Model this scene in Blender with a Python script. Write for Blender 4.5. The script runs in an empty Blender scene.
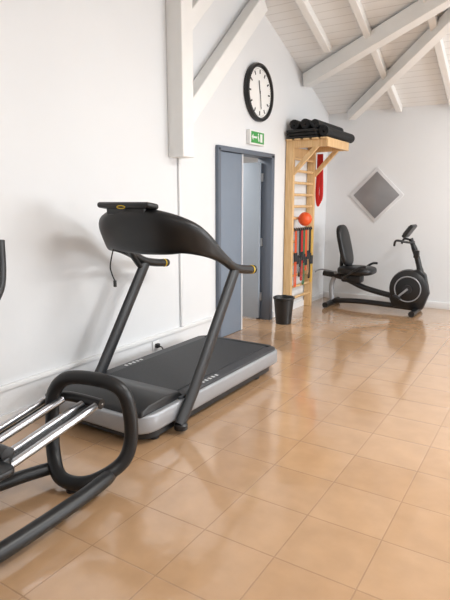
import bpy, bmesh, math
from mathutils import Vector, Matrix, Euler

scene = bpy.context.scene
scene.view_settings.view_transform = 'Standard'

def lin(c):
    c = c/255.0
    return c/12.92 if c <= 0.04045 else ((c+0.055)/1.055)**2.4
def rgb(r, g, b): return (lin(r), lin(g), lin(b), 1.0)

def mat(name, col, rough=0.5, metal=0.0, var=0.06, vscale=6.0, bump=0.0, bscale=60.0, emit=0.0, coat=0.0):
    m = bpy.data.materials.new(name); m.use_nodes = True
    nt = m.node_tree; N = nt.nodes; L = nt.links
    b = N['Principled BSDF']
    b.inputs['Roughness'].default_value = rough
    b.inputs['Metallic'].default_value = metal
    b.inputs['Coat Weight'].default_value = coat
    tc = N.new('ShaderNodeTexCoord')
    nz = N.new('ShaderNodeTexNoise'); nz.inputs['Scale'].default_value = vscale; nz.inputs['Detail'].default_value = 4
    L.new(tc.outputs['Object'], nz.inputs['Vector'])
    rp = N.new('ShaderNodeValToRGB')
    rp.color_ramp.elements[0].position = 0.3; rp.color_ramp.elements[1].position = 0.7
    rp.color_ramp.elements[0].color = tuple(col[i]*(1-var) for i in range(3))+(1,)
    rp.color_ramp.elements[1].color = tuple(min(1, col[i]*(1+var)) for i in range(3))+(1,)
    L.new(nz.outputs['Fac'], rp.inputs['Fac'])
    L.new(rp.outputs['Color'], b.inputs['Base Color'])
    if bump > 0:
        n2 = N.new('ShaderNodeTexNoise'); n2.inputs['Scale'].default_value = bscale
        L.new(tc.outputs['Object'], n2.inputs['Vector'])
        bp = N.new('ShaderNodeBump'); bp.inputs['Strength'].default_value = bump; bp.inputs['Distance'].default_value = 0.01
        L.new(n2.outputs['Fac'], bp.inputs['Height']); L.new(bp.outputs['Normal'], b.inputs['Normal'])
    if emit > 0:
        L.new(rp.outputs['Color'], b.inputs['Emission Color']); b.inputs['Emission Strength'].default_value = emit
    return m

M_WALL = mat('wall_paint', rgb(228,230,232), 0.55, var=0.012, vscale=1.5, bump=0.08, bscale=25)
M_TRIM = mat('trim_white', rgb(234,235,236), 0.4, var=0.01)
M_BEAM = mat('beam_white', rgb(238,238,236), 0.5, var=0.02, vscale=5)
M_BLACK = mat('black_plastic', rgb(22,23,25), 0.38, var=0.15)
M_BLACKG = mat('black_gloss', rgb(20,21,24), 0.25, var=0.1, coat=0.3)
M_CHAR = mat('charcoal', rgb(36,38,41), 0.4, var=0.1)
M_RUB = mat('rubber_belt', rgb(48,50,53), 0.6, var=0.08, vscale=30, bump=0.15, bscale=300)
M_RUBL = mat('footrail', rgb(56,58,62), 0.5, var=0.08, bump=0.2, bscale=200)
M_SILV = mat('silver_paint', rgb(158,160,164), 0.35, metal=0.35, var=0.04)
M_CHROME = mat('chrome', rgb(190,191,195), 0.3, metal=1.0, var=0.03)
M_YEL = mat('yellow_mark', rgb(225,190,40), 0.4)
M_DOOR = mat('door_grey', rgb(122,134,149), 0.45, var=0.02)
M_DOOR2 = mat('door_grey_light', rgb(152,162,173), 0.45, var=0.02)
M_FRAME = mat('door_frame_grey', rgb(96,105,118), 0.45, var=0.03)
M_STEEL = mat('steel', rgb(180,180,180), 0.3, metal=0.9)
M_ORANGE = mat('orange_ball', rgb(235,92,42), 0.4, var=0.05)
M_RED = mat('red_band', rgb(200,30,30), 0.5)
M_MAT = mat('exercise_mat', rgb(24,25,27), 0.75, var=0.2, vscale=20, bump=0.2)
M_GREEN = mat('exit_green', rgb(60,140,70), 0.4, emit=0.25)
M_WHITE = mat('white_sheet', rgb(238,238,236), 0.5, var=0.01)
M_MIRROR = mat('grey_panel', rgb(148,148,150), 0.3, metal=0.3, var=0.04)
M_PALE = mat('pale_edge', rgb(222,223,225), 0.35, metal=0.1)
M_LAMP = mat('lamp_diffuser', rgb(250,250,250), 0.5, var=0.0, emit=2.0)

def wood(name, c1, c2, sc=(3,3,30)):
    m = bpy.data.materials.new(name); m.use_nodes = True
    nt = m.node_tree; N = nt.nodes; L = nt.links; b = N['Principled BSDF']
    tc = N.new('ShaderNodeTexCoord'); mp = N.new('ShaderNodeMapping'); mp.inputs['Scale'].default_value = sc
    nz = N.new('ShaderNodeTexNoise'); nz.inputs['Scale'].default_value = 3; nz.inputs['Detail'].default_value = 5
    rp = N.new('ShaderNodeValToRGB'); rp.color_ramp.elements[0].color = c1; rp.color_ramp.elements[1].color = c2
    rp.color_ramp.elements[0].position = .3; rp.color_ramp.elements[1].position = .7
    L.new(tc.outputs['Object'], mp.inputs['Vector']); L.new(mp.outputs['Vector'], nz.inputs['Vector'])
    L.new(nz.outputs['Fac'], rp.inputs['Fac']); L.new(rp.outputs['Color'], b.inputs['Base Color'])
    b.inputs['Roughness'].default_value = .5
    return m
M_PINE = wood('pine', rgb(210,170,118), rgb(232,198,150), (14,14,1.2))

def floor_mat():
    m = bpy.data.materials.new('terracotta_tiles'); m.use_nodes = True
    nt = m.node_tree; N = nt.nodes; L = nt.links; b = N['Principled BSDF']
    tc = N.new('ShaderNodeTexCoord')
    br = N.new('ShaderNodeTexBrick'); br.offset = 0.0; br.squash = 1.0
    br.inputs['Scale'].default_value = 1.0
    br.inputs['Brick Width'].default_value = 0.36; br.inputs['Row Height'].default_value = 0.36
    br.inputs['Mortar Size'].default_value = 0.004; br.inputs['Mortar Smooth'].default_value = 0.5
    br.inputs['Color1'].default_value = rgb(190,154,119); br.inputs['Color2'].default_value = rgb(184,147,111)
    br.inputs['Mortar'].default_value = rgb(166,132,101)
    L.new(tc.outputs['Object'], br.inputs['Vector'])
    nz = N.new('ShaderNodeTexNoise'); nz.inputs['Scale'].default_value = 7; nz.inputs['Detail'].default_value = 6
    L.new(tc.outputs['Object'], nz.inputs['Vector'])
    rp = N.new('ShaderNodeValToRGB'); rp.color_ramp.elements[0].position = .3; rp.color_ramp.elements[1].position = .75
    rp.color_ramp.elements[0].color = (.89,.88,.86,1); rp.color_ramp.elements[1].color = (1.04,1.04,1.03,1)
    L.new(nz.outputs['Fac'], rp.inputs['Fac'])
    mx = N.new('ShaderNodeMix'); mx.data_type = 'RGBA'; mx.blend_type = 'MULTIPLY'; mx.inputs['Factor'].default_value = 1
    L.new(br.outputs['Color'], mx.inputs['A']); L.new(rp.outputs['Color'], mx.inputs['B'])
    L.new(mx.outputs['Result'], b.inputs['Base Color'])
    n2 = N.new('ShaderNodeTexNoise'); n2.inputs['Scale'].default_value = 5; n2.inputs['Detail'].default_value = 3
    L.new(tc.outputs['Object'], n2.inputs['Vector'])
    mr = N.new('ShaderNodeMapRange'); mr.inputs['To Min'].default_value = .08; mr.inputs['To Max'].default_value = .22
    L.new(n2.outputs['Fac'], mr.inputs['Value']); L.new(mr.outputs['Result'], b.inputs['Roughness'])
    b.inputs['IOR'].default_value = 1.6
    b.inputs['Coat Weight'].default_value = .8; b.inputs['Coat Roughness'].default_value = .1
    sub = N.new('ShaderNodeMath'); sub.operation = 'MULTIPLY_ADD'; sub.inputs[1].default_value = -1.0
    L.new(br.outputs['Fac'], sub.inputs[0])
    n3 = N.new('ShaderNodeTexNoise'); n3.inputs['Scale'].default_value = 9
    L.new(tc.outputs['Object'], n3.inputs['Vector']); L.new(n3.outputs['Fac'], sub.inputs[2])
    bp = N.new('ShaderNodeBump'); bp.inputs['Strength'].default_value = .25; bp.inputs['Distance'].default_value = .005
    L.new(sub.outputs[0], bp.inputs['Height']); L.new(bp.outputs['Normal'], b.inputs['Normal'])
    L.new(bp.outputs['Normal'], b.inputs['Coat Normal'])
    return m
M_FLOOR = floor_mat()

def ceil_mat():
    m = bpy.data.materials.new('ceiling_planks'); m.use_nodes = True
    nt = m.node_tree; N = nt.nodes; L = nt.links; b = N['Principled BSDF']
    tc = N.new('ShaderNodeTexCoord'); sp = N.new('ShaderNodeSeparateXYZ')
    L.new(tc.outputs['Object'], sp.inputs[0])
    d = N.new('ShaderNodeMath'); d.operation = 'DIVIDE'; d.inputs[1].default_value = .11
    L.new(sp.outputs['Y'], d.inputs[0])
    f = N.new('ShaderNodeMath'); f.operation = 'FRACT'; L.new(d.outputs[0], f.inputs[0])
    rp = N.new('ShaderNodeValToRGB')
    rp.color_ramp.elements[0].position = 0.0; rp.color_ramp.elements[0].color = rgb(204,204,202)
    rp.color_ramp.elements[1].position = 0.1; rp.color_ramp.elements[1].color = rgb(237,238,238)
    L.new(f.outputs[0], rp.inputs['Fac']); L.new(rp.outputs['Color'], b.inputs['Base Color'])
    b.inputs['Roughness'].default_value = .6
    return m
M_CEIL = ceil_mat()

# ---------- geometry helpers ----------
def empty(name, loc):
    e = bpy.data.objects.new(name, None); e.empty_display_size = .1
    e.location = loc; scene.collection.objects.link(e); return e

def finish(ob, parent):
    if parent is not None:
        ob.parent = parent
        ob.matrix_parent_inverse = Matrix.Translation(parent.location).inverted()
    return ob

def from_bm(name, bm, m, parent=None, smooth=False, loc=(0,0,0)):
    me = bpy.data.meshes.new(name); bmesh.ops.recalc_face_normals(bm, faces=bm.faces[:]); bm.to_mesh(me); bm.free()
    if smooth:
        for p in me.polygons: p.use_smooth = True
    me.materials.append(m)
    ob = bpy.data.objects.new(name, me); scene.collection.objects.link(ob); ob.location = loc
    return finish(ob, parent)

def box(name, c, s, m, parent=None, bevel=0.0, rot=None, seg=2):
    bm = bmesh.new(); bmesh.ops.create_cube(bm, size=1)
    bmesh.ops.scale(bm, vec=s, verts=bm.verts)
    if bevel > 0:
        bmesh.ops.bevel(bm, geom=bm.edges[:], offset=bevel, segments=seg, profile=.5, affect='EDGES')
    ob = from_bm(name, bm, m, parent, smooth=False, loc=c)
    if bevel > 0:
        for p in ob.data.polygons: p.use_smooth = True
        try: ob.data.set_sharp_from_angle(angle=math.radians(35))
        except Exception: pass
    if rot: ob.rotation_euler = rot
    return ob

def prism(name, pts, axis, a0, a1, m, parent=None, bevel=0.0):
    bm = bmesh.new()
    def P(p, a):
        return {'X': (a, p[0], p[1]), 'Y': (p[0], a, p[1]), 'Z': (p[0], p[1], a)}[axis]
    v0 = [bm.verts.new(P(p, a0)) for p in pts]; v1 = [bm.verts.new(P(p, a1)) for p in pts]
    n = len(pts)
    bm.faces.new(v0); bm.faces.new(v1)
    for i in range(n): bm.faces.new((v0[i], v0[(i+1)%n], v1[(i+1)%n], v1[i]))
    if bevel > 0:
        bmesh.ops.recalc_face_normals(bm, faces=bm.faces[:])
        es = [e for e in bm.edges if len(e.link_faces)==2 and e.calc_face_angle(0) > .6]
        bmesh.ops.bevel(bm, geom=es, offset=bevel, segments=3, profile=.5, affect='EDGES')
    ob = from_bm(name, bm, m, parent)
    if n > 8 or bevel > 0:
        for p in ob.data.polygons: p.use_smooth = True
        try: ob.data.set_sharp_from_angle(angle=math.radians(35))
        except Exception: pass
    return ob

def catmull(pts, n=8, cyclic=False):
    P = [Vector(p) for p in pts]; out = []
    N = len(P); rng = N if cyclic else N-1
    for i in range(rng):
        if cyclic: p0,p1,p2,p3 = P[(i-1)%N],P[i],P[(i+1)%N],P[(i+2)%N]
        else: p0,p1,p2,p3 = P[max(i-1,0)],P[i],P[i+1],P[min(i+2,N-1)]
        for k in range(n):
            t = k/n
            out.append(.5*((2*p1)+(-p0+p2)*t+(2*p0-5*p1+4*p2-p3)*t*t+(-p0+3*p1-3*p2+p3)*t**3))
    if not cyclic: out.append(P[-1])
    return out

def tube(name, pts, r, m, parent=None, cyclic=False, smooth=True, flat=1.0, up=None, seg=12):
    path = catmull(pts, 8, cyclic) if (smooth and len(pts) > 2) else [Vector(p) for p in pts]
    n = len(path); bm = bmesh.new(); rings = []
    ref = Vector(up) if up else None
    prev = None
    for i, p in enumerate(path):
        if cyclic: t = path[(i+1)%n]-path[(i-1)%n]
        else: t = path[min(i+1,n-1)]-path[max(i-1,0)]
        t.normalize()
        if ref is not None: a = ref - t*ref.dot(t)
        elif prev is None:
            q = Vector((0,0,1)) if abs(t.z) < .9 else Vector((1,0,0)); a = q - t*q.dot(t)
        else: a = prev - t*prev.dot(t)
        a.normalize(); prev = a; bb = t.cross(a)
        rr = r[min(int(i/(n-1)*(len(r)-1)+.5), len(r)-1)] if isinstance(r, (list,tuple)) else r
        rings.append([bm.verts.new(p + a*(rr*math.cos(2*math.pi*k/seg)) + bb*(rr*flat*math.sin(2*math.pi*k/seg))) for k in range(seg)])
    R = n if cyclic else n-1
    for i in range(R):
        A = rings[i]; B = rings[(i+1)%n]
        for k in range(seg): bm.faces.new((A[k],A[(k+1)%seg],B[(k+1)%seg],B[k]))
    if not cyclic: bm.faces.new(rings[0]); bm.faces.new(rings[-1])
    ob = from_bm(name, bm, m, parent, smooth=True)
    try: ob.data.set_sharp_from_angle(angle=math.radians(60))
    except Exception: pass
    return ob

def lathe(name, prof, m, parent=None, loc=(0,0,0), axis='Z', seg=40):
    bm = bmesh.new(); rings = []
    for (r, h) in prof:
        ring = []
        for k in range(seg):
            a = 2*math.pi*k/seg; x, y = r*math.cos(a), r*math.sin(a)
            co = {'Z': (x,y,h), 'X': (h,x,y), 'Y': (x,h,y)}[axis]
            ring.append(bm.verts.new(co))
        rings.append(ring)
    for i in range(len(rings)-1):
        for k in range(seg): bm.faces.new((rings[i][k],rings[i][(k+1)%seg],rings[i+1][(k+1)%seg],rings[i+1][k]))
    bm.faces.new(rings[0]); bm.faces.new(rings[-1])
    ob = from_bm(name, bm, m, parent, smooth=True, loc=loc)
    try: ob.data.set_sharp_from_angle(angle=math.radians(40))
    except Exception: pass
    return ob

def ellipsoid(name, c, s, m, parent=None, rot=None, p=1.0, fn=None):
    bm = bmesh.new(); bmesh.ops.create_uvsphere(bm, u_segments=32, v_segments=20, radius=1)
    for v in bm.verts:
        for i in range(3):
            q = v.co[i]; v.co[i] = math.copysign(abs(q)**p, q)*s[i]
        if fn: fn(v)
    ob = from_bm(name, bm, m, parent, smooth=True, loc=c)
    if rot: ob.rotation_euler = rot
    return ob

def rrect(x0, x1, y0, y1, r, n=6):
    if not isinstance(r, (list,tuple)): r = [r]*4
    out = []
    for (cx, cy, a0, rr) in ((x1,y1,0,r[0]),(x0,y1,90,r[1]),(x0,y0,180,r[2]),(x1,y0,270,r[3])):
        ccx = cx - rr if cx == x1 else cx + rr; ccy = cy - rr if cy == y1 else cy + rr
        for k in range(n+1):
            a = math.radians(a0+90*k/n); out.append((ccx+rr*math.cos(a), ccy+rr*math.sin(a)))
    return out

# ---------- ROOM ----------
YF, YB, XR = 7.8, -3.0, 6.6
EAVE, RY, SL = 2.8, 3.95, 0.385
RZ = EAVE + SL*(YF-RY)
def roof(y):
    return EAVE + SL*(YF-y) if y >= RY else RZ - (RZ-2.8)*(RY-y)/(RY-YB)
D0, D1, DH = 4.66, 5.94, 2.06
def multi_prism(name, polys, axis, a0, a1, m):
    bm = bmesh.new()
    for pts in polys:
        def P(p, a): return {'X': (a, p[0], p[1]), 'Y': (p[0], a, p[1])}[axis]
        v0 = [bm.verts.new(P(p, a0)) for p in pts]; v1 = [bm.verts.new(P(p, a1)) for p in pts]; n = len(pts)
        bm.faces.new(v0); bm.faces.new(v1)
        for i in range(n): bm.faces.new((v0[i], v0[(i+1)%n], v1[(i+1)%n], v1[i]))
    return from_bm(name, bm, m)
multi_prism('wall_left', [
    [(YB,0),(D0,0),(D0,roof(D0)),(RY,RZ),(YB,roof(YB))],
    [(D0,DH),(D1,DH),(D1,roof(D1)),(D0,roof(D0))],
    [(D1,0),(YF+.15,0),(YF+.15,roof(YF)),(YF,roof(YF)),(D1,roof(D1))]], 'X', -.15, 0, M_WALL)
multi_prism('wall_far', [[(0,0),(XR,0),(XR,EAVE),(0,EAVE)]], 'Y', YF, YF+.15, M_WALL)
multi_prism('wall_back', [[(0,0),(XR,0),(XR,EAVE),(0,EAVE)]], 'Y', YB-.15, YB, M_WALL)
W = [(.6,3.0),(4.2,6.8)]; wz0, wz1 = .95, 2.3
multi_prism('wall_right', [
    [(YB,0),(W[0][0],0),(W[0][0],roof(W[0][0])),(YB,roof(YB))],
    [(W[0][0],0),(W[0][1],0),(W[0][1],wz0),(W[0][0],wz0)],
    [(W[0][0],wz1),(W[0][1],wz1),(W[0][1],roof(W[0][1])),(W[0][0],roof(W[0][0]))],
    [(W[0][1],0),(W[1][0],0),(W[1][0],roof(W[1][0])),(RY,RZ),(W[0][1],roof(W[0][1]))],
    [(W[1][0],0),(W[1][1],0),(W[1][1],wz0),(W[1][0],wz0)],
    [(W[1][0],wz1),(W[1][1],wz1),(W[1][1],roof(W[1][1])),(W[1][0],roof(W[1][0]))],
    [(W[1][1],0),(YF,0),(YF,EAVE),(W[1][1],roof(W[1][1]))]], 'X', XR, XR+.15, M_WALL)
for i, (a, b_) in enumerate(W):
    w = empty('window_%d' % (i+1), (XR+.05, (a+b_)/2, (wz0+wz1)/2))
    t = .06; x = XR+.06
    box('frame_bottom', (x,(a+b_)/2,wz0+t/2), (.07,b_-a,t), M_TRIM, w)
    box('frame_top', (x,(a+b_)/2,wz1-t/2), (.07,b_-a,t), M_TRIM, w)
    for k, yy in enumerate((a+t/2, (a+b_)/2, b_-t/2)):
        box('frame_post_%d' % k, (x,yy,(wz0+wz1)/2), (.07,t,wz1-wz0-2*t), M_TRIM, w)
prism('floor', [(-3.0,YB-.15),(XR+.15,YB-.15),(XR+.15,YF+.15),(-3.0,YF+.15)], 'Z', -.1, 0, M_FLOOR)
prism('ceiling', [(YF+.15,EAVE-SL*.15),(RY,RZ),(YB-.15,roof(YB)-.03),(YB-.15,roof(YB)+.07),(RY,RZ+.1),(YF+.15,EAVE-SL*.15+.1)], 'X', -.15, XR+.15, M_CEIL)
box('wall_corridor', (-2.6,5.6,1.25), (.1,4.4,2.5), M_WALL)
box('wall_corridor_end', (-1.35,7.75,1.25), (2.4,.1,2.5), M_WALL)
box('wall_corridor_near', (-1.35,3.45,1.25), (2.4,.1,2.5), M_WALL)
box('ceiling_corridor', (-1.4,5.6,2.55), (2.5,4.4,.08), M_WALL)

box('baseboard_left', (.008,(YB+D0)/2-.05,.04), (.014,D0-YB-.2,.08), M_TRIM)
box('baseboard_left_far', (.008,6.9,.04), (.014,1.75,.08), M_TRIM)
box('baseboard_far', (3.3,YF-.012,.05), (6.5,.022,.1), M_TRIM, bevel=.004)
box('trim_1', (.014,(YB+4.6)/2,.27), (.026,4.6-YB,.035), M_TRIM, bevel=.005)
box('trim_2', (.012,4.02,1.1), (.022,.03,1.62), M_TRIM, bevel=.005)

def beam(name, a, b_, w, h, m=M_BEAM, parent=None):
    a = Vector(a); b_ = Vector(b_); d = b_-a; L_ = d.length; d.normalize()
    upv = Vector((0,0,1)) if abs(d.z) < .95 else Vector((1,0,0))
    s = d.cross(upv).normalized(); u = s.cross(d).normalized()
    bm = bmesh.new(); bmesh.ops.create_cube(bm, size=1); bmesh.ops.scale(bm, vec=(L_,w,h), verts=bm.verts)
    bmesh.ops.bevel(bm, geom=bm.edges[:], offset=.006, segments=1, affect='EDGES')
    R = Matrix((d, s, u)).transposed().to_4x4()
    bm.transform(Matrix.Translation((a+b_)/2) @ R)
    return from_bm(name, bm, m, parent)
tr = empty('roof_truss', (.1, RY, 3.2))
beam('king_post', (.085,3.96,1.9), (.085,3.96,RZ-.02), .17, .17, parent=tr)
beam('strut_low', (.085,4.0,2.26), (.085,5.42,3.62), .15, .17, parent=tr)
beam('strut_high', (.085,4.0,3.02), (.085,4.85,3.86), .13, .13, parent=tr)
def oc(x, y, d=.09): return (x, y, roof(y)-d)
t2 = empty('ceiling_beams', (1.2, 6.8, 3.1))
beam('hip_beam_1', oc(.06,6.8,.1), oc(2.9,5.3,.1), .14, .17, parent=t2)
beam('hip_beam_2', oc(.38,7.72,.09), oc(2.9,5.14,.09), .12, .14, parent=t2)
beam('rafter_1', oc(.52,6.35,.05), oc(.52,4.0,.05), .09, .09, parent=t2)
beam('rafter_2', oc(1.05,7.75,.05), oc(1.05,4.0,.05), .08, .09, parent=t2)
beam('rafter_3', oc(1.75,7.75,.05), oc(1.75,4.0,.05), .08, .09, parent=t2)
beam('rafter_4', oc(2.6,7.75,.05), oc(2.6,4.0,.05), .08, .09, parent=t2)

# ---------- DOOR ----------
df = empty('door_frame', (0,(D0+D1)/2,1))
box('jamb_left', (-.06,D0+.02,1.03), (.2,.05,2.06), M_FRAME, df, bevel=.004)
box('jamb_right', (-.06,D1-.035,1.03), (.2,.075,2.06), M_FRAME, df, bevel=.004)
box('head', (-.06,(D0+D1)/2,2.055), (.2,D1-D0,.05), M_FRAME, df, bevel=.004)
d1 = empty('door_1', (-.02,4.94,1))
box('leaf', (-.02,4.945,1.015), (.045,.5,2.02), M_DOOR, d1, bevel=.003)
box('edge_strip', (-.018,5.207,1.015), (.055,.022,2.02), M_PALE, d1)
d2 = empty('door_2', (-.4,5.83,1))
box('leaf', (-.44,5.83,1.0), (.68,.045,1.96), M_DOOR2, d2, bevel=.003)
for k, z in enumerate((.3,1.0,1.8)):
    box('hinge_%d' % k, (-.09,5.86,z), (.03,.035,.1), M_STEEL, d2)
tube('handle', [(-.68,5.80,1.02),(-.68,5.75,1.02),(-.58,5.75,1.02)], .01, M_STEEL, d2, smooth=False)

# ---------- CLOCK ----------
ck = empty('wall_clock', (.03,5.54,2.73))
lathe('rim', [(.30,.0),(.315,.0),(.32,.03),(.31,.055),(.285,.06),(.275,.045),(.27,.03),(.27,.0)], M_BLACK, ck, (.002,5.54,2.73), 'X', 48)
lathe('face', [(.28,.0),(.28,.03)], M_WHITE, ck, (.004,5.54,2.73), 'X', 48)
for k in range(12):
    a = math.radians(30*k); r = .225
    box('numeral_%d' % (k+1), (.036,5.54+r*math.sin(a),2.73+r*math.cos(a)), (.002,.018,.045), M_BLACK, ck, rot=(-a,0,0))
for k in range(60):
    if k % 5:
        a = math.radians(6*k); r = .255
        box('tick_%d' % k, (.036,5.54+r*math.sin(a),2.73+r*math.cos(a)), (.002,.003,.01), M_BLACK, ck, rot=(-a,0,0))
a = math.radians(-12); box('hour_hand', (.04,5.54+.06*math.sin(a),2.73+.06*math.cos(a)), (.003,.014,.14), M_BLACK, ck, rot=(-a,0,0))
a = math.radians(172); box('minute_hand', (.044,5.54+.08*math.sin(a),2.73+.08*math.cos(a)), (.003,.009,.2), M_BLACK, ck, rot=(-a,0,0))

# ---------- EXIT SIGN ----------
ex = empty('exit_sign', (.03,5.47,2.22))
def EX(y): return y-.06
box('housing', (.026,EX(5.53),2.225), (.05,.34,.16), M_WHITE, ex, bevel=.006)
box('green_panel', (.053,EX(5.53),2.225), (.004,.30,.125), M_GREEN, ex)
box('arrow_shaft', (.0565,EX(5.46),2.225), (.003,.09,.02), M_WHITE, ex)
prism('arrow_head', [(EX(5.42),2.19),(EX(5.42),2.26),(EX(5.385),2.225)], 'X', .055, .058, M_WHITE, ex)
box('door_pictogram', (.0565,EX(5.61),2.225), (.003,.05,.09), M_WHITE, ex)
box('figure_body', (.0565,EX(5.545),2.215), (.003,.022,.06), M_WHITE, ex, rot=(.4,0,0))
lathe('figure_head', [(.011,0),(.011,.003)], M_WHITE, ex, (.0555,EX(5.54),2.262), 'X', 16)

# ---------- SOCKET ----------
sk = empty('wall_socket', (.02,3.62,.2))
box('plate', (.008,3.62,.19), (.014,.09,.09), M_TRIM, sk, bevel=.004)
box('plug', (.03,3.62,.19), (.035,.04,.04), M_BLACK, sk, bevel=.006)
tube('cable', [(.04,3.62,.19),(.09,3.62,.17),(.12,3.6,.06),(.13,3.5,.012),(.14,3.2,.012),(.22,3.1,.02)], .006, M_BLACK, sk)

# ---------- TREADMILL ----------
T = empty('treadmill', (.63,3.1,0))
out = rrect(.2,1.06,2.22,4.1,[.09,.09,.16,.16])
prism('side_skirt', out, 'Z', .085, .205, M_SILV, T, bevel=.018)
prism('under_frame', rrect(.23,1.03,2.27,4.0,[.08,.08,.14,.14]), 'Z', .035, .09, M_BLACK, T)
prism('foot_rail', rrect(.215,1.045,2.62,4.08,[.08,.08,.02,.02]), 'Z', .2, .222, M_RUBL, T, bevel=.006)
prism('running_belt', rrect(.31,.95,2.66,4.03,.01), 'Z', .215, .228, M_RUB, T)
box('rear_roller_cap', (.63,4.045,.222), (.7,.05,.02), M_CHAR, T, bevel=.008)
prism('motor_hood', [(2.245,.2),(2.26,.235),(2.33,.262),(2.5,.27),(2.64,.255),(2.68,.222),(2.68,.2)], 'X', .235, 1.025, M_BLACK, T, bevel=.012)
for k,(x,y) in enumerate(((.29,3.78),(.98,3.78),(.29,2.42),(.98,2.42))):
    lathe('foot_%d' % k, [(.028,0),(.034,.006),(.034,.02),(.015,.026),(.015,.06)], M_BLACK, T, (x,y,0))
for k in range(5):
    for s, x in enumerate((.26,1.0)):
        box('rail_mark_%d_%d' % (k,s), (x,2.95+.045*k,.2225), (.03,.02,.002), M_PALE, T)
for s, x in (('left',.225),('right',1.085)):
    tube('upright_'+s, [(x,2.56,.06),(x,2.72,.25),(x,3.27,1.03)], .052, M_CHAR, T, smooth=False, flat=.55, up=(0,1,0), seg=20)
    tube('handrail_'+s, [(x,3.52,.985),(x,3.38,1.0),(x,3.24,1.03),(x,3.1,1.1),(x-.01 if s=='right' else x+.01,2.98,1.18)], .033, M_BLACK, T)
    ellipsoid('grip_end_'+s, (x,3.53,.985), (.034,.028,.034), M_BLACK, T)
    lathe('grip_ring_'+s, [(.0325,-.008),(.0355,-.006),(.0355,.002),(.0325,.004)], M_YEL, T, (x,3.5,.987), 'Y', 24)
    lathe('upright_shoe_'+s, [(.045,0),(.045,.03),(.035,.04)], M_BLACK, T, (x,2.57,.03), 'Z', 20)
def loft(name, secs, m, parent, tilt, seg=28, sub=6, pw=.75):
    P = catmull([s[:3] for s in secs], sub); H = catmull([(s[3],s[4],0) for s in secs], sub)
    bm = bmesh.new(); rings = []
    U0 = Vector((0,-math.sin(tilt),math.cos(tilt)))
    n = len(P)
    for i in range(n):
        t = (P[min(i+1,n-1)]-P[max(i-1,0)]).normalized()
        u = (U0 - t*U0.dot(t)).normalized(); w_ = t.cross(u)
        ring = []
        for k in range(seg):
            a = 2*math.pi*k/seg; c, s_ = math.cos(a), math.sin(a)
            ring.append(bm.verts.new(P[i] + u*(H[i].x*math.copysign(abs(c)**pw, c)) + w_*(H[i].y*math.copysign(abs(s_)**pw, s_))))
        rings.append(ring)
    for i in range(n-1):
        for k in range(seg): bm.faces.new((rings[i][k],rings[i][(k+1)%seg],rings[i+1][(k+1)%seg],rings[i+1][k]))
    bm.faces.new(rings[0]); bm.faces.new(rings[-1])
    return from_bm(name, bm, m, parent, smooth=True)
hw = [(1.085,3.16,1.07,.032,.03),(1.082,3.03,1.14,.045,.035),(1.055,2.9,1.215,.08,.042),(.98,2.80,1.27,.12,.05),(.84,2.735,1.295,.158,.055),(.63,2.715,1.305,.175,.055)]
left = [(1.28-x,y,z,h,t) for (x,y,z,h,t) in hw[:-1]][::-1]
left = [(x if x > .5 else x-.03*(1-(x-.195)/.3), y, z, h, t) for (x,y,z,h,t) in left]
left[-1] = (.215,3.16,1.07,.032,.03); left[-2] = (.2,3.03,1.145,.045,.035)
loft('console_body', hw+left, M_BLACK, T, math.radians(24))
box('console_screen', (.635,2.80,1.325), (.5,.02,.2), M_BLACKG, T, bevel=.005, rot=(math.radians(24),0,0))
box('reading_rack', (.60,2.655,1.475), (.46,.12,.04), M_BLACK, T, bevel=.018, seg=3, rot=(math.radians(-8),0,0))
box('console_neck', (.60,2.66,1.445), (.34,.07,.06), M_BLACK, T, bevel=.015)
tube('logo_ring', [(.60+.035*math.cos(a_),2.593,1.467+.009*math.sin(a_)) for a_ in [k*math.pi/6 for k in range(12)]], .003, M_YEL, T, cyclic=True)
tube('crossbar', [(.225,3.2,.98),(.235,3.14,1.03),(.3,3.0,1.13),(.42,2.9,1.2)], .022, M_BLACK, T)
tube('safety_cord', [(.33,2.8,1.2),(.3,2.78,1.05),(.29,2.8,.98),(.3,2.82,.92)], .005, M_BLACK, T)
box('safety_clip', (.3,2.82,.9), (.02,.02,.05), M_BLACK, T, bevel=.004)

# ---------- ELLIPTICAL ----------
E = empty('elliptical_trainer', (1.0,1.0,0))
tube('rear_loop', [(1.2,1.88,.12),(1.11,1.73,.06),(.95,1.69,.06),(.84,1.74,.16),(.80,1.78,.34),(.80,1.8,.47),(.88,1.83,.56),(1.06,1.88,.57),(1.18,1.92,.53),(1.22,1.94,.42),(1.225,1.94,.24)], .038, M_BLACK, E, cyclic=True, seg=16)
tube('base_tube', [(1.16,1.84,.07),(1.2,1.75,.085),(1.235,1.5,.09),(1.25,1.1,.09),(1.24,.4,.09),(1.1,.1,.09)], .038, M_BLACK, E, seg=16)
tube('base_tube_inner', [(.86,1.72,.08),(.8,1.5,.09),(.72,1.1,.09),(.7,.4,.09),(.85,.1,.09)], .034, M_BLACK, E)
for k, x in enumerate((.96,1.05)):
    tube('rail_right_%d' % k, [(x,1.9,.43),(x,.55,.17)], .02, M_CHROME, E, smooth=False, seg=16)
for k, x in enumerate((.74,.83)):
    tube('rail_left_%d' % k, [(x,1.83,.43),(x,.55,.17)], .018, M_CHROME, E, smooth=False, seg=16)
for k, x in enumerate((1.005,.785)):
    box('rail_bed_%d' % k, (x,1.22,.285), (.06,1.3,.02), M_BLACK, E, rot=(math.radians(11),0,0))
tube('rail_support', [(.72,1.82,.42),(.85,1.86,.44),(1.07,1.89,.43)], .028, M_BLACK, E)
box('roller_carriage_right', (1.005,1.25,.33), (.14,.16,.07), M_BLACK, E, bevel=.015, rot=(math.radians(11),0,0))
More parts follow.
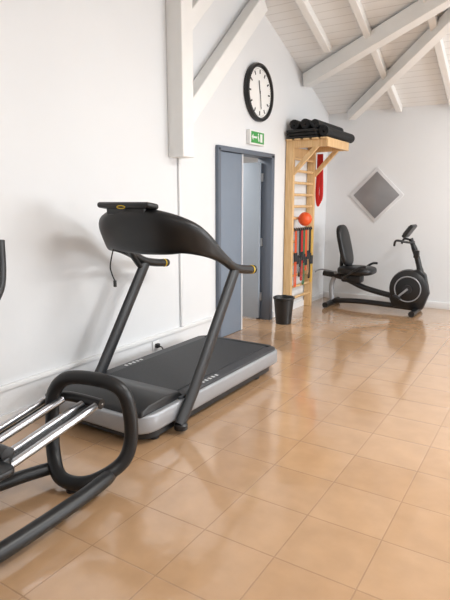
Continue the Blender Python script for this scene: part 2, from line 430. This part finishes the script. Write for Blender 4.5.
box('roller_carriage_left', (.785,1.0,.28), (.13,.16,.07), M_BLACK, E, bevel=.015, rot=(math.radians(11),0,0))
for k, y in enumerate((1.2,1.32)):
    lathe('roller_%d' % k, [(.02,-.06),(.035,-.055),(.035,.055),(.02,.06)], M_CHAR, E, (1.005,y,.36+.02*k), 'X', 24)
for s, x, y in (('right',1.1,1.12),('left',.68,.85)):
    prism('pedal_'+s, rrect(x-.07,x+.07,y-.2,y+.17,.04), 'Z', .34 if s=='right' else .3, .37 if s=='right' else .33, M_BLACK, E, bevel=.008)
    tube('pedal_arm_'+s, [(x,y,.35 if s=='right' else .31),(x,.5,.42),(x,.3,.45)], .025, M_CHAR, E, smooth=False)
    tube('swing_arm_'+s, [(x,.3,.45),(x,.45,.85),(x,.8,1.02),(x,1.18,1.06),(x-.06,1.35,1.13),(x-.08,1.385,1.34)], .026, M_BLACK, E)
lathe('drive_housing', [(.05,-.12),(.3,-.11),(.32,-.06),(.32,.06),(.3,.11),(.05,.12)], M_SILV, E, (.89,.28,.42), 'X', 40)
box('housing_base', (.89,.25,.16), (.24,.6,.2), M_BLACK, E, bevel=.04, seg=3)
tube('column', [(.89,.2,.65),(.89,.28,1.0),(.89,.36,1.35)], .045, M_CHAR, E)
ellipsoid('console', (.89,.4,1.42), (.2,.05,.14), M_BLACK, E, rot=(math.radians(-25),0,0), p=.8)
for k, x in enumerate((.86,1.16)):
    lathe('foot_%d' % k, [(.03,0),(.03,.05)], M_BLACK, E, (x,.12,0))
lathe('foot_rear', [(.03,0),(.03,.03)], M_BLACK, E, (1.02,1.7,0))

# ---------- WALL BARS ----------
y0, y1 = 6.34, 7.04; ym = (y0+y1)/2
B = empty('wall_bars', (.1,ym,1.1))
for k, y in enumerate((y0, y1)):
    box('post_%d' % k, (.065,y,1.14), (.11,.055,2.28), M_PINE, B, bevel=.004)
box('back_board_top', (.02,ym,2.15), (.03,.64,.12), M_PINE, B)
for k in range(13):
    z = .2 + k*.155
    tube('rung_%d' % k, [(.085,y0,z),(.085,y1,z)], .018, M_PINE, B, smooth=False)
for k, y in enumerate((y0, y1)):
    box('shelf_arm_%d' % k, (.29,y,2.225), (.54,.045,.09), M_PINE, B, bevel=.004)
    beam('brace_%d' % k, (.1,y+.001,1.86), (.43,y+.001,2.2), .04, .06, M_PINE, B)
for k in range(5):
    box('shelf_slat_%d' % k, (.06+.118*k,ym,2.28), (.085,.82,.02), M_PINE, B, bevel=.003)
box('shelf_front', (.565,ym,2.225), (.03,.78,.09), M_PINE, B, bevel=.003)
Mm = empty('exercise_mats', (.3,ym,2.37))
for k in range(3):
    box('flat_mat_%d' % k, (.24,ym-.02*k,2.307+.036*k), (.4,.82,.032), M_MAT, Mm, bevel=.012, seg=3)
def spiral_roll(name, x, y0_, y1_, z, r):
    bm = bmesh.new(); prof = []
    for k in range(60):
        a = k/59*2*math.pi*3.5; rr = r*(.25+.75*k/59); prof.append((x+rr*math.cos(a), z+rr*math.sin(a)))
    inn = [(x+(math.hypot(px-x,pz-z)-.011)*math.cos(math.atan2(pz-z,px-x)), z+(math.hypot(px-x,pz-z)-.011)*math.sin(math.atan2(pz-z,px-x))) for px,pz in prof]
    for i in range(59):
        q = [prof[i],prof[i+1],inn[i+1],inn[i]]
        A = [bm.verts.new((p[0],y0_,p[1])) for p in q]; Bv = [bm.verts.new((p[0],y1_,p[1])) for p in q]
        bm.faces.new(A); bm.faces.new(Bv)
        for j in range(4): bm.faces.new((A[j],A[(j+1)%4],Bv[(j+1)%4],Bv[j]))
    return from_bm(name, bm, M_MAT, Mm)
spiral_roll('rolled_mat_1', .52, 6.3, 7.3, 2.362, .07)
spiral_roll('rolled_mat_2', .12, 6.3, 7.2, 2.462, .068)
spiral_roll('rolled_mat_3', .27, 6.3, 7.2, 2.462, .068)
spiral_roll('rolled_mat_4', .40, 6.3, 7.2, 2.455, .06)
ball = ellipsoid('exercise_ball', (.195,6.56,1.275), (.092,.092,.092), M_ORANGE)
RB = empty('resistance_bands', (.13,ym,.9))
cols = [M_ORANGE, mat('band_grey', rgb(150,150,150)), M_BLACK, M_RED, mat('band_green', rgb(70,120,80)), M_ORANGE, mat('band_tan', rgb(190,150,110)), M_BLACK, mat('band_yellow', rgb(220,180,80))]
for k, mm in enumerate(cols):
    y = 6.42+.068*k; zb = .38+.18*((k*3)%4)/3
    tube('band_%d' % k, [(.13,y-.015,1.12),(.135,y-.025,.8),(.13,y-.02,zb+.03),(.13,y,zb),(.135,y+.018,zb+.03),(.13,y+.022,.8),(.13,y+.015,1.12)], .008, mm, RB)
    tube('hook_%d' % k, [(.13,y-.018,1.11),(.11,y,1.155),(.13,y+.018,1.11)], .008, M_BLACK, RB)
    for s in (-1, 1):
        tube('grip_%d_%d' % (k, s>0), [(.135,y+s*.022,.83-.04*(k%3)),(.135,y+s*.02,.71-.04*(k%3))], .014, M_BLACK if k % 2 else M_CHAR, RB, smooth=False)
SR = empty('red_bands', (.25,7.08,1.7))  # red resistance bands hanging from the shelf
for k in range(4):
    o = .008*k
    tube('strap_%d' % k, [(.14+o,7.09,2.16),(.135+o,7.1,1.95),(.125+o,7.1,1.6),(.155+o,7.1,1.45+.02*k),(.185+o,7.1,1.6),(.175+o,7.1,1.95),(.17+o,7.09,2.16)], .017, M_RED, SR, flat=.6)

# ---------- BIN ----------
WB = empty('waste_bin', (.26,5.8,0))
lathe('body', [(.09,.0),(.095,.004),(.125,.31),(.135,.318),(.135,.33),(.123,.33),(.117,.31),(.087,.015)], M_BLACK, WB, (.27,5.8,0), 'Z', 36)
tube('liner', [(.27+.127*math.cos(k*math.pi/8),5.8+.127*math.sin(k*math.pi/8),.33+.004*(k%2)) for k in range(16)], .008, M_CHAR, WB, cyclic=True)

# ---------- DIAMOND PANEL ----------
DM = empty('diamond_wall_mirror', (.78,YF-.02,1.6))
box('backing', (.78,YF-.012,1.6), (.565,.02,.565), M_PALE, DM, rot=(0,math.radians(45),0), bevel=.004)
box('glass', (.78,YF-.026,1.6), (.48,.01,.48), M_MIRROR, DM, rot=(0,math.radians(45),0), bevel=.002)

# ---------- RECUMBENT BIKE ----------
K = empty('recumbent_bike', (1.0,7.25,0)); Yb = 7.24
tube('rear_foot', [(.36,Yb-.27,.045),(.36,Yb+.27,.045)], .04, M_BLACK, K, smooth=False, seg=16)
tube('front_foot', [(1.56,Yb-.27,.045),(1.56,Yb+.27,.045)], .04, M_BLACK, K, smooth=False, seg=16)
tube('rear_post', [(.37,Yb,.05),(.35,Yb,.3),(.42,Yb,.5)], .035, M_SILV, K)
tube('seat_rail', [(.22,Yb,.47),(.5,Yb,.43),(.85,Yb,.3),(1.25,Yb,.22)], .04, M_BLACK, K)
tube('low_beam', [(.36,Yb,.07),(.8,Yb,.1),(1.55,Yb,.08)], .038, M_BLACK, K)
tube('rear_handle', [(.15,Yb-.15,.5),(.12,Yb,.5),(.15,Yb+.15,.5),(.4,Yb+.12,.47)], .012, M_SILV, K)
box('seat_carriage', (.66,Yb,.43), (.3,.16,.12), M_BLACK, K, bevel=.03, seg=3)
ellipsoid('seat_cushion', (.72,Yb,.545), (.26,.22,.065), M_BLACK, K, p=.6)
ellipsoid('seat_back', (.53,Yb,.89), (.05,.2,.3), M_BLACK, K, rot=(0,math.radians(-14),0), p=.6)
tube('back_support', [(.62,Yb,.45),(.5,Yb,.52),(.49,Yb,.75)], .028, M_BLACK, K)
for s, dy in (('near',-.27),('far',.27)):
    tube('seat_handle_'+s, [(.6,Yb,.44),(.6,Yb+dy*.8,.45),(.7,Yb+dy,.52),(.85,Yb+dy,.62),(.93,Yb+dy,.63)], .017, M_CHAR, K)
lathe('flywheel_housing', [(.02,-.085),(.2,-.08),(.25,-.05),(.262,0),(.25,.05),(.2,.08),(.02,.085)], M_BLACK, K, (1.45,Yb,.345), 'Y', 48)
tube('housing_ring', [(1.45+.17*math.cos(k*math.pi/12),Yb-.083,.345+.17*math.sin(k*math.pi/12)) for k in range(24)], .008, M_SILV, K, cyclic=True)
lathe('hub', [(.06,0),(.06,.03),(.05,.035)], M_CHAR, K, (1.45,Yb-.12,.345), 'Y', 24)
tube('crank_near', [(1.45,Yb-.12,.345),(1.34,Yb-.13,.24)], .014, M_SILV, K, smooth=False)
tube('crank_far', [(1.45,Yb+.12,.345),(1.56,Yb+.13,.45)], .014, M_SILV, K, smooth=False)
tube('axle', [(1.45,Yb-.13,.345),(1.45,Yb+.13,.345)], .016, M_SILV, K, smooth=False)
box('pedal_near', (1.34,Yb-.19,.24), (.1,.1,.03), M_BLACK, K, bevel=.008, rot=(0,.5,0))
box('pedal_far', (1.56,Yb+.19,.45), (.1,.1,.03), M_BLACK, K, bevel=.008, rot=(0,.5,0))
prism('fairing', [(1.2,.2),(1.25,.08),(1.65,.08),(1.72,.3),(1.66,.55),(1.58,.62),(1.5,.6),(1.35,.5)], 'Y', Yb-.05, Yb+.05, M_BLACK, K, bevel=.015)
tube('column', [(1.6,Yb,.52),(1.52,Yb,.8),(1.43,Yb,1.02)], [.045,.038,.032], M_BLACK, K, flat=.9)
box('console', (1.41,Yb,1.12), (.05,.28,.2), M_BLACK, K, bevel=.02, seg=3, rot=(0,math.radians(35),0))
box('console_screen', (1.385,Yb,1.135), (.01,.2,.13), M_CHAR, K, bevel=.003, rot=(0,math.radians(35),0))
tube('handlebar', [(1.27,Yb-.2,.93),(1.3,Yb-.22,1.0),(1.42,Yb-.15,.98),(1.47,Yb,.97),(1.42,Yb+.15,.98),(1.3,Yb+.22,1.0),(1.27,Yb+.2,.93)], .015, M_BLACK, K)
box('bottle_holder', (1.53,Yb-.05,.82), (.07,.06,.1), M_BLACK, K, bevel=.01)

# ---------- LAMPS ----------
def area(name, loc, rot, sx, sy, power, col=(1,1,1), parent=None):
    l = bpy.data.lights.new(name, 'AREA'); l.shape = 'RECTANGLE'; l.size = sx; l.size_y = sy; l.energy = power; l.color = col
    o = bpy.data.objects.new(name, l); scene.collection.objects.link(o); o.location = loc; o.rotation_euler = rot
    if parent: finish(o, parent)
    return o
for k, (x, y, p) in enumerate(((3.7,3.4,88),(3.9,6.2,78),(3.9,-.5,40))):
    F = empty('ceiling_light' if k == 0 else 'ceiling_light.%03d' % k, (x,y,3.25))
    z = min(3.3, roof(y)-.12)
    box('housing', (x,y,z+.03), (.2,1.3,.05), M_TRIM, F, bevel=.008)
    box('diffuser', (x,y,z), (.16,1.25,.02), M_LAMP, F, bevel=.004)
    for s in (-.5,.5):
        tube('hanger_%d' % (s>0), [(x,y+s,z+.05),(x,y+s,roof(y+s))], .005, M_STEEL, F, smooth=False)
    area('lamp', (x,y,z-.02), (0,0,0), .25, 1.25, p, (1,1,.985), F)
for i, (a, b_) in enumerate(W):
    area('window_daylight_%d' % (i+1), (XR-.02,(a+b_)/2,(wz0+wz1)/2), (0,math.radians(90),0), wz1-wz0, b_-a, (36,140)[i], (.94,.975,1))
area('corridor_lamp', (-1.2,5.0,2.45), (0,0,0), .6, .6, 45, (1,.99,.97))

w = bpy.data.worlds.new('sky'); scene.world = w; w.use_nodes = True
w.node_tree.nodes['Background'].inputs[0].default_value = (.8,.9,1,1); w.node_tree.nodes['Background'].inputs[1].default_value = 1.0

# ---------- CAMERA ----------
cd = bpy.data.cameras.new('camera'); cam = bpy.data.objects.new('camera', cd); scene.collection.objects.link(cam)
cd.sensor_fit = 'VERTICAL'; cd.sensor_height = 36; cd.lens = 31.2
cam.location = (3.04, 0, 1.5)
cam.rotation_euler = (math.radians(90-10.67), 0, math.radians(32.1))
cd.clip_start = .05
scene.camera = cam
